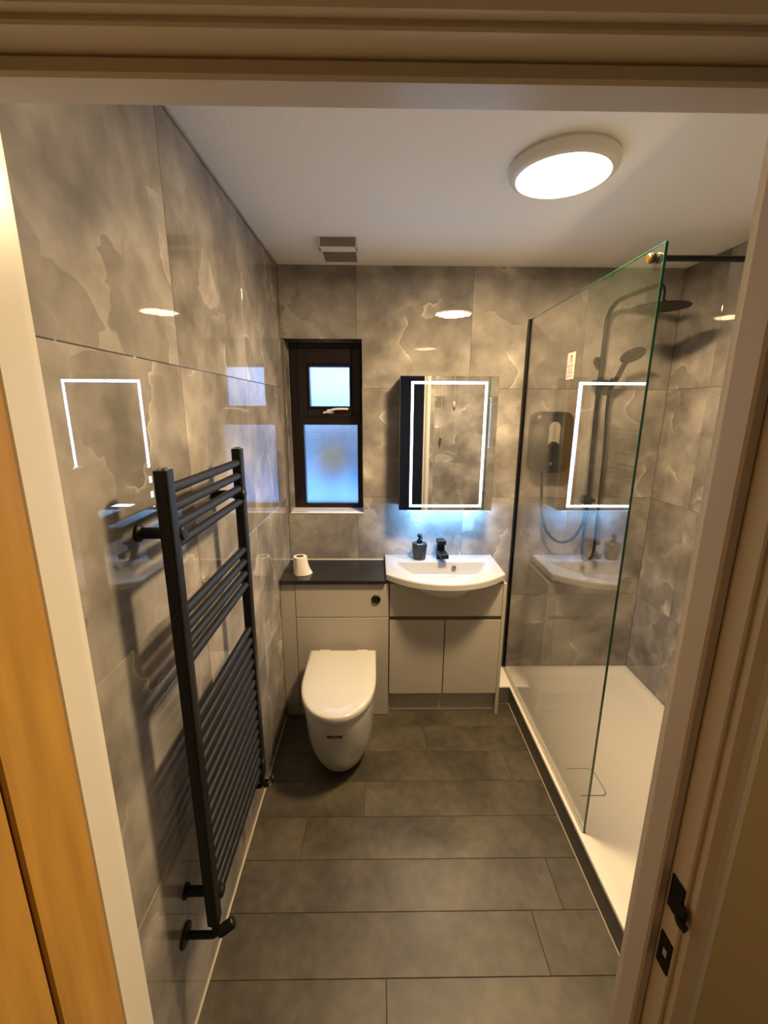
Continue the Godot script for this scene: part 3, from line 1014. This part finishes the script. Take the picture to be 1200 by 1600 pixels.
	extrude(st, [Vector2(0.0045, 0), Vector2(0.009, 0), Vector2(0.0045, 0.005)], Vector3(xg, yt, 0.022), Vector3(xg, yt, zg), Vector3.RIGHT, Vector3.UP)
	obj("seal", st, M.white_seal, s)
	st = begin()
	tube(st, [Vector3(xg + 0.004, 2.118, 1.065), Vector3(ROOM_W - 0.001, 2.118, 1.065)], 0.0085, 16)
	lathe(st, [Vector2(0.014, 0.0), Vector2(0.014, 0.012), Vector2(0.012, 0.014)], 24, Vector3(xg + 0.0045, 2.118, 1.065), Vector3.RIGHT)
	lathe(st, [Vector2(0.022, 0.0), Vector2(0.022, 0.010), Vector2(0.012, 0.014)], 24, Vector3(ROOM_W, 2.118, 1.065), Vector3.LEFT)
	lathe(st, [Vector2(0.014, 0.0), Vector2(0.014, 0.010)], 24, Vector3(xg - 0.0045, 2.118, 1.065), Vector3.LEFT)
	var bar := obj("support_bar", st, M.matt_black, s)
	st = begin()
	lathe(st, [Vector2(0.012, 0.010), Vector2(0.012, 0.016), Vector2(0.009, 0.018), Vector2(0.0, 0.018)], 24, Vector3(xg - 0.0045, 2.118, 1.065), Vector3.LEFT)
	obj("end_cap", st, M.brass, bar)
	st = begin()
	group_flat(st)
	var q := [Vector3(xg - 0.0024, 1.816, 0.533), Vector3(xg - 0.0024, 1.816, 0.608), Vector3(xg - 0.0024, 1.921, 0.608), Vector3(xg - 0.0024, 1.921, 0.533)]
	var uvs := [Vector2(0, 1), Vector2(1, 1), Vector2(1, 0), Vector2(0, 0)]
	for k in [0, 2, 1, 0, 3, 2]:
		st.set_uv(uvs[k])
		st.add_vertex(q[k])
	obj("sticker", st, M.sticker_print, s).set_meta("label", "white sticker with red arrow and print")

	# electric shower box
	var e := thing("electric_shower", "dark grey electric shower box with a pale control panel on the far wall", "shower", Vector3.ZERO)
	var cx := 1.457
	var cy := 1.517
	var rr := func(hw: float, hh: float, rad: float, z: float) -> Array:
		var r := []
		for k4 in 4:
			for k in 7:
				var t: float = (k4 + k / 6.0) * PI / 2
				var g: Vector2 = [Vector2(1, 1), Vector2(-1, 1), Vector2(-1, -1), Vector2(1, -1)][k4]
				r.append(Vector3(cx + g.x * (hw - rad) + rad * cos(t), cy + g.y * (hh - rad) + rad * sin(t), z))
		return r
	st = begin()
	loft(st, [rr.call(0.108, 0.163, 0.045, 0.001), rr.call(0.110, 0.166, 0.048, 0.03), rr.call(0.108, 0.164, 0.046, 0.07), rr.call(0.102, 0.158, 0.042, 0.082), rr.call(0.09, 0.146, 0.036, 0.088)], true, true, 60.0)
	obj("casing", st, M.shower_grey, e)
	st = begin()
	var cap := []
	for k in 33:
		var t := TAU * k / 32.0
		cap.append(Vector2(0.030 * cos(t), 0.030 * sin(t) + (0.045 if k <= 16 else -0.045)))
	extrude(st, cap, Vector3(cx + 0.002, 1.555, 0.087), Vector3(cx + 0.002, 1.555, 0.0905), Vector3.RIGHT, Vector3.UP)
	obj("control_panel", st, M.shower_panel, e)
	st = begin()
	for k in 4: lathe(st, [Vector2(0.007, 0.0), Vector2(0.007, 0.002), Vector2(0.0, 0.003)], 12, Vector3(cx + 0.002, 1.608 - 0.021 * k, 0.0905), Vector3.BACK)
	obj("button", st, M.cashmere_shade, e)
	st = begin()
	lathe(st, [Vector2(0.029, 0.0), Vector2(0.029, 0.014), Vector2(0.026, 0.018), Vector2(0.0, 0.018)], 28, Vector3(cx, 1.497, 0.0885), Vector3.BACK)
	box(st, Vector3(cx - 0.004, 1.472, 0.1), Vector3(cx + 0.004, 1.522, 0.114), 0.002)
	obj("temperature_knob", st, M.matt_black, e)
	st = begin()
	lathe(st, [Vector2(0.010, 0.0), Vector2(0.008, 0.003), Vector2(0.0, 0.004)], 16, Vector3(cx - 0.004, 1.405, 0.088), Vector3.BACK)
	obj("badge", st, M.chrome, e)
	st = begin()
	tube(st, curve([Vector3(1.425, 1.36, 0.05), Vector3(1.430, 1.25, 0.06), Vector3(1.436, 1.13, 0.07), Vector3(1.475, 1.015, 0.075), Vector3(1.555, 0.955, 0.075), Vector3(1.635, 0.985, 0.075), Vector3(1.682, 1.09, 0.068), Vector3(1.690, 1.19, 0.062)], 8), 0.0075, 10)
	obj("hose", st, M.matt_black, e)

	# riser rail with arm, rain head and holders
	var r := thing("shower_rail", "black riser rail with overhead arm and round rain head", "shower rail", Vector3.ZERO)
	var xr := 1.688
	st = begin()
	tube(st, curve([Vector3(xr + 0.012, 1.17, 0.055), Vector3(xr, 1.6, 0.055), Vector3(xr, 2.08, 0.055), Vector3(xr + 0.002, 2.16, 0.062), Vector3(xr + 0.008, 2.205, 0.10), Vector3(xr + 0.02, 2.222, 0.16), Vector3(1.738, 2.226, 0.34), Vector3(1.745, 2.218, 0.385), Vector3(1.747, 2.195, 0.40), Vector3(1.747, 2.155, 0.40)], 8), 0.011, 14)
	obj("pole", st, M.matt_black, r)
	st = begin()
	lathe(st, [Vector2(0.018, 0.030), Vector2(0.018, 0.012), Vector2(0.03, 0.009), Vector2(0.112, 0.006), Vector2(0.115, 0.003), Vector2(0.112, 0.0), Vector2(0.0, 0.0)], 48, Vector3(1.747, 2.127, 0.40))
	obj("rain_head", st, M.matt_black, r)
	for y in [1.944, 1.195]:
		st = begin()
		tube(st, [Vector3(xr + (0.012 if y < 1.5 else 0.0), y, 0.002), Vector3(xr + (0.012 if y < 1.5 else 0.0), y, 0.06)], 0.011, 14)
		lathe(st, [Vector2(0.022, 0.0), Vector2(0.022, 0.008), Vector2(0.012, 0.012)], 24, Vector3(xr + (0.012 if y < 1.5 else 0.0), y, 0.0), Vector3.BACK)
		if y > 1.5: lathe(st, [Vector2(0.012, 0.0), Vector2(0.016, 0.006), Vector2(0.016, 0.022), Vector2(0.012, 0.026)], 20, Vector3(xr - 0.012, y, 0.055), Vector3.LEFT)
		obj("wall_bracket", st, M.matt_black, r)
	st = begin()
	box(st, Vector3(xr - 0.040, 1.812, 0.035), Vector3(xr + 0.045, 1.846, 0.078), 0.008)
	lathe(st, [Vector2(0.013, 0.0), Vector2(0.017, 0.006), Vector2(0.017, 0.03), Vector2(0.013, 0.034)], 20, Vector3(xr + 0.05, 1.818, 0.075), Vector3(0.15, 0.9, 0.45).normalized())
	obj("slider", st, M.matt_black, r)
	st = begin()
	lathe(st, [Vector2(0.017, 0.0), Vector2(0.019, 0.004), Vector2(0.019, 0.052), Vector2(0.017, 0.056)], 20, Vector3(xr + 0.010, 1.165, 0.057))
	tube(st, [Vector3(xr - 0.035, 1.195, 0.06), Vector3(xr + 0.045, 1.195, 0.06)], 0.014, 14)
	obj("diverter", st, M.matt_black, r)
	# hand shower in its holder
	var h := thing("hand_shower", "black round hand shower with hose hanging in the rail holder", "shower head", Vector3.ZERO)
	var p0 := Vector3(xr + 0.050, 1.800, 0.068)
	var p1 := Vector3(xr + 0.082, 1.930, 0.135)
	st = begin()
	tube(st, curve([p0, p0.lerp(p1, 0.5) + Vector3(0, -0.004, 0.004), p1, p1 + Vector3(0.010, 0.025, 0.028)], 6), 0.0125, 14)
	obj("handle", st, M.matt_black, h)
	st = begin()
	lathe(st, [Vector2(0.0, 0.022), Vector2(0.03, 0.020), Vector2(0.056, 0.012), Vector2(0.059, 0.006), Vector2(0.056, 0.0), Vector2(0.0, 0.0)], 36, p1 + Vector3(0.012, 0.022, 0.038), Vector3(-0.12, 0.86, -0.5).normalized())
	obj("head", st, M.matt_black, h)
	st = begin()
	tube(st, curve([p0, p0 + Vector3(0.000, -0.12, 0.0), Vector3(1.752, 1.45, 0.065), Vector3(1.758, 1.12, 0.065), Vector3(1.760, 0.90, 0.066), Vector3(1.735, 0.845, 0.068), Vector3(1.700, 0.855, 0.068), Vector3(1.690, 0.93, 0.065), Vector3(1.696, 1.165, 0.057)], 8), 0.0078, 10)
	obj("hose", st, M.matt_black, h)

# ---------------------------------------------------------------- small things
func build_small_things() -> void:
	# extractor vent on the ceiling
	var o := thing("extractor_vent", "square pale extractor vent on the ceiling above the window", "vent", Vector3(0.342, ROOM_H, 0.265))
	var st := begin()
	var h := 0.040
	box(st, Vector3(-0.082, -h, -0.105), Vector3(-0.074, 0, 0.105), 0.002)
	box(st, Vector3(0.074, -h, -0.105), Vector3(0.082, 0, 0.105), 0.002)
	box(st, Vector3(-0.074, -h, -0.105), Vector3(0.074, 0, -0.097), 0.002)
	box(st, Vector3(-0.082, -h, 0.052), Vector3(0.082, -h + 0.006, 0.105), 0.002)
	obj("housing", st, M.white_plastic, o)
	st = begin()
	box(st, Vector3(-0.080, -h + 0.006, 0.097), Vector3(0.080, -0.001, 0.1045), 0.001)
	obj("shaded_front", st, M.vent_grey, o)  # near face of the pale housing, its poor light painted in as grey
	st = begin()
	box(st, Vector3(-0.074, -0.02, -0.097), Vector3(0.074, -0.012, 0.06))
	obj("backing", st, M.vent_grey, o)
	for k in 7:
		st = begin()
		box(st, Vector3(-0.074, -h + 0.004, -0.096 + 0.021 * k), Vector3(0.074, -h + 0.016, -0.086 + 0.021 * k), 0.002)
		obj("slat", st, M.vent_grey, o)
	# basin tap
	o = thing("basin_tap", "square black mixer tap at the back of the basin", "tap", Vector3(0.874, 0.8555, 0.065))
	st = begin()
	box(st, Vector3(-0.021, 0.0, -0.021), Vector3(0.021, 0.088, 0.021), 0.002)
	obj("body", st, M.matt_black, o)
	st = begin()
	X = Transform3D(Basis(Vector3.UP, 0.10), Vector3.ZERO)
	box(st, Vector3(-0.022, 0.030, -0.020), Vector3(0.022, 0.056, 0.105), 0.002)
	X = Transform3D()
	obj("spout", st, M.matt_black, o)
	st = begin()
	X = Transform3D(Basis(Vector3.RIGHT, -0.12), Vector3(0, 0.09, -0.01))
	box(st, Vector3(-0.023, 0.0, -0.018), Vector3(0.023, 0.024, 0.072), 0.002)
	X = Transform3D()
	obj("lever", st, M.matt_black, o)
	# soap dispenser: faceted body, wider at the shoulder
	o = thing("soap_dispenser", "dark grey faceted soap dispenser with a black pump beside the tap", "soap dispenser", Vector3(0.752, 0.8555, 0.075))
	var rings := []
	for k in [[0.0, 0.034], [0.003, 0.036], [0.045, 0.040], [0.088, 0.0445], [0.094, 0.043], [0.098, 0.036]]:
		var ring := []
		for i in 8:
			var a := -TAU * (i + 0.5) / 8.0
			ring.append(Vector3(cos(a) * k[1] * 1.02, k[0], sin(a) * k[1] * 0.9))
		rings.append(ring)
	st = begin()
	for k in rings.size() - 1:
		for i in 8:
			group_flat(st)
			quad(st, rings[k][i], rings[k][(i + 1) % 8], rings[k + 1][(i + 1) % 8], rings[k + 1][i])
	face(st, rings[-1], Vector3.UP)
	face(st, rings[0], Vector3.DOWN)
	obj("bottle", st, M.charcoal_stone, o)
	st = begin()
	lathe(st, [Vector2(0.016, 0.0975), Vector2(0.016, 0.113), Vector2(0.011, 0.116), Vector2(0.006, 0.118), Vector2(0.006, 0.130), Vector2(0.013, 0.131), Vector2(0.013, 0.143), Vector2(0.010, 0.147), Vector2(0.0, 0.148)], 24)
	tube(st, curve([Vector3(0, 0.138, 0.0), Vector3(0.006, 0.140, 0.025), Vector3(0.009, 0.134, 0.042)], 5), 0.0048, 10)
	obj("pump", st, M.matt_black, o)
	# part-used toilet roll with its last sheet hanging loose
	o = thing("toilet_roll", "part-used white toilet roll standing on the black worktop", "toilet roll", Vector3(0.098, 0.8235, 0.225))
	st = begin()
	var prof := [Vector2(0.019, 0.100), Vector2(0.0345, 0.100), Vector2(0.0362, 0.098), Vector2(0.0362, 0.06), Vector2(0.0370, 0.02), Vector2(0.0375, 0.001), Vector2(0.019, 0.001)]
	prof.reverse()
	lathe(st, prof, 40)
	obj("roll", st, M.paper, o)
	st = begin()
	lathe(st, [Vector2(0.019, 0.1005), Vector2(0.0188, 0.0005), Vector2(0.0178, 0.0005), Vector2(0.0178, 0.1005), Vector2(0.019, 0.1005)], 32)
	obj("core", st, M.card, o)
	st = begin()
	var n := 14
	for side in [0.0, 0.0006]:
		st.set_smooth_group(1 if side == 0.0 else 2)
		for k in n:
			for j in 6:
				var p: Callable = func(i: int, jj: int) -> Vector3:
					var t := float(i) / n
					var v: float = jj / 6.0                      # 0 at the top, 1 at the bottom
					var a: float = lerpf(1.9, -0.35, t)
					var fl: float = pow(v, 2.2) * smoothstep(0.2, 1.0, t)
					var rad: float = 0.0368 + 0.026 * fl + side
					return Vector3(cos(a) * rad, 0.099 - 0.0975 * v, sin(a) * rad)
				if side > 0.0: quad(st, p.call(k, j), p.call(k, j + 1), p.call(k + 1, j + 1), p.call(k + 1, j))
				else: quad(st, p.call(k, j), p.call(k + 1, j), p.call(k + 1, j + 1), p.call(k, j + 1))
	obj("loose_sheet", st, M.paper, o)
	# pull cords beside the door, seen in the mirror
	for c in [["white pull cord with a small pale toggle beside the doorway, the higher one", 1.170, 1.755, "white", M.cord_white], ["pull cord with a brown wooden toggle beside the doorway, the lower one", 1.055, 1.435, "brown", M.toggle_wood]]:
		o = thing("pull_cord", c[0], "pull cord", Vector3(c[1], 0, 1.865))
		st = begin()
		tube(st, [Vector3(0, c[2], 0), Vector3(0, ROOM_H - 0.03, 0)], 0.0013, 6)
		obj("cord", st, M.cord_white, o)
		st = begin()
		lathe(st, [Vector2(0.003, 0.05), Vector2(0.008, 0.04), Vector2(0.011, 0.02), Vector2(0.012, 0.006), Vector2(0.009, 0.0)].map(func(q): return Vector2(q.x, -q.y)), 16, Vector3(0, c[2], 0), Vector3.UP)
		obj("toggle", st, c[4], o)
		st = begin()
		lathe(st, [Vector2(0.038, 0.0), Vector2(0.038, 0.022), Vector2(0.03, 0.03), Vector2(0, 0.03)], 28, Vector3(0, ROOM_H, 0), Vector3.DOWN)
		obj("ceiling_switch", st, M.white_plastic, o)

# ---------------------------------------------------------------- what the obscured glass blurs
func bush(called: String, label: String, at: Vector3, size: Vector3, lift: float, m: Material, sd: int) -> void:
	rng.seed = sd
	var o := thing(called, label, "shrub", at)
	var st := begin()
	group_flat(st)
	for k in 320:
		var d := Vector3(rng.randfn(), rng.randfn(), rng.randfn()).normalized() * pow(rng.randf(), 0.4)
		var c := Vector3(d.x * size.x, lift + size.y * d.y, d.z * size.z)
		var u := Vector3(rng.randfn(), rng.randfn(), rng.randfn()).normalized() * size.x * 0.27
		var w := u.cross(Vector3(rng.randfn(), rng.randfn(), rng.randfn())).normalized() * size.x * 0.16
		quad(st, c - u, c + w, c + u, c - w)
	obj("foliage", st, m, o).set_meta("kind", "stuff")
	st = begin()
	tube(st, [Vector3(0, 0, 0), Vector3(0, lift, 0)], 0.012, 8)
	obj("stem", st, M.oak_groove, o)

func build_garden() -> void:
	wall_mesh("ground", "grey paved yard outside, blurred by the obscured window glass", [[Vector3(-8, -0.3, -12), Vector3(8, -0.2, -0.3)]], M.paving, "ground")
	bush("shrub", "yellow shrub outside, blurred behind the lower window pane", Vector3(0.12, -0.2, -1.25), Vector3(0.13, 0.16, 0.12), 1.42, M.leaf_yellow, 3)
	bush("shrub", "mauve shrub outside, blurred at the right of the lower window pane", Vector3(0.34, -0.2, -1.4), Vector3(0.07, 0.13, 0.08), 1.33, M.leaf_mauve, 4)
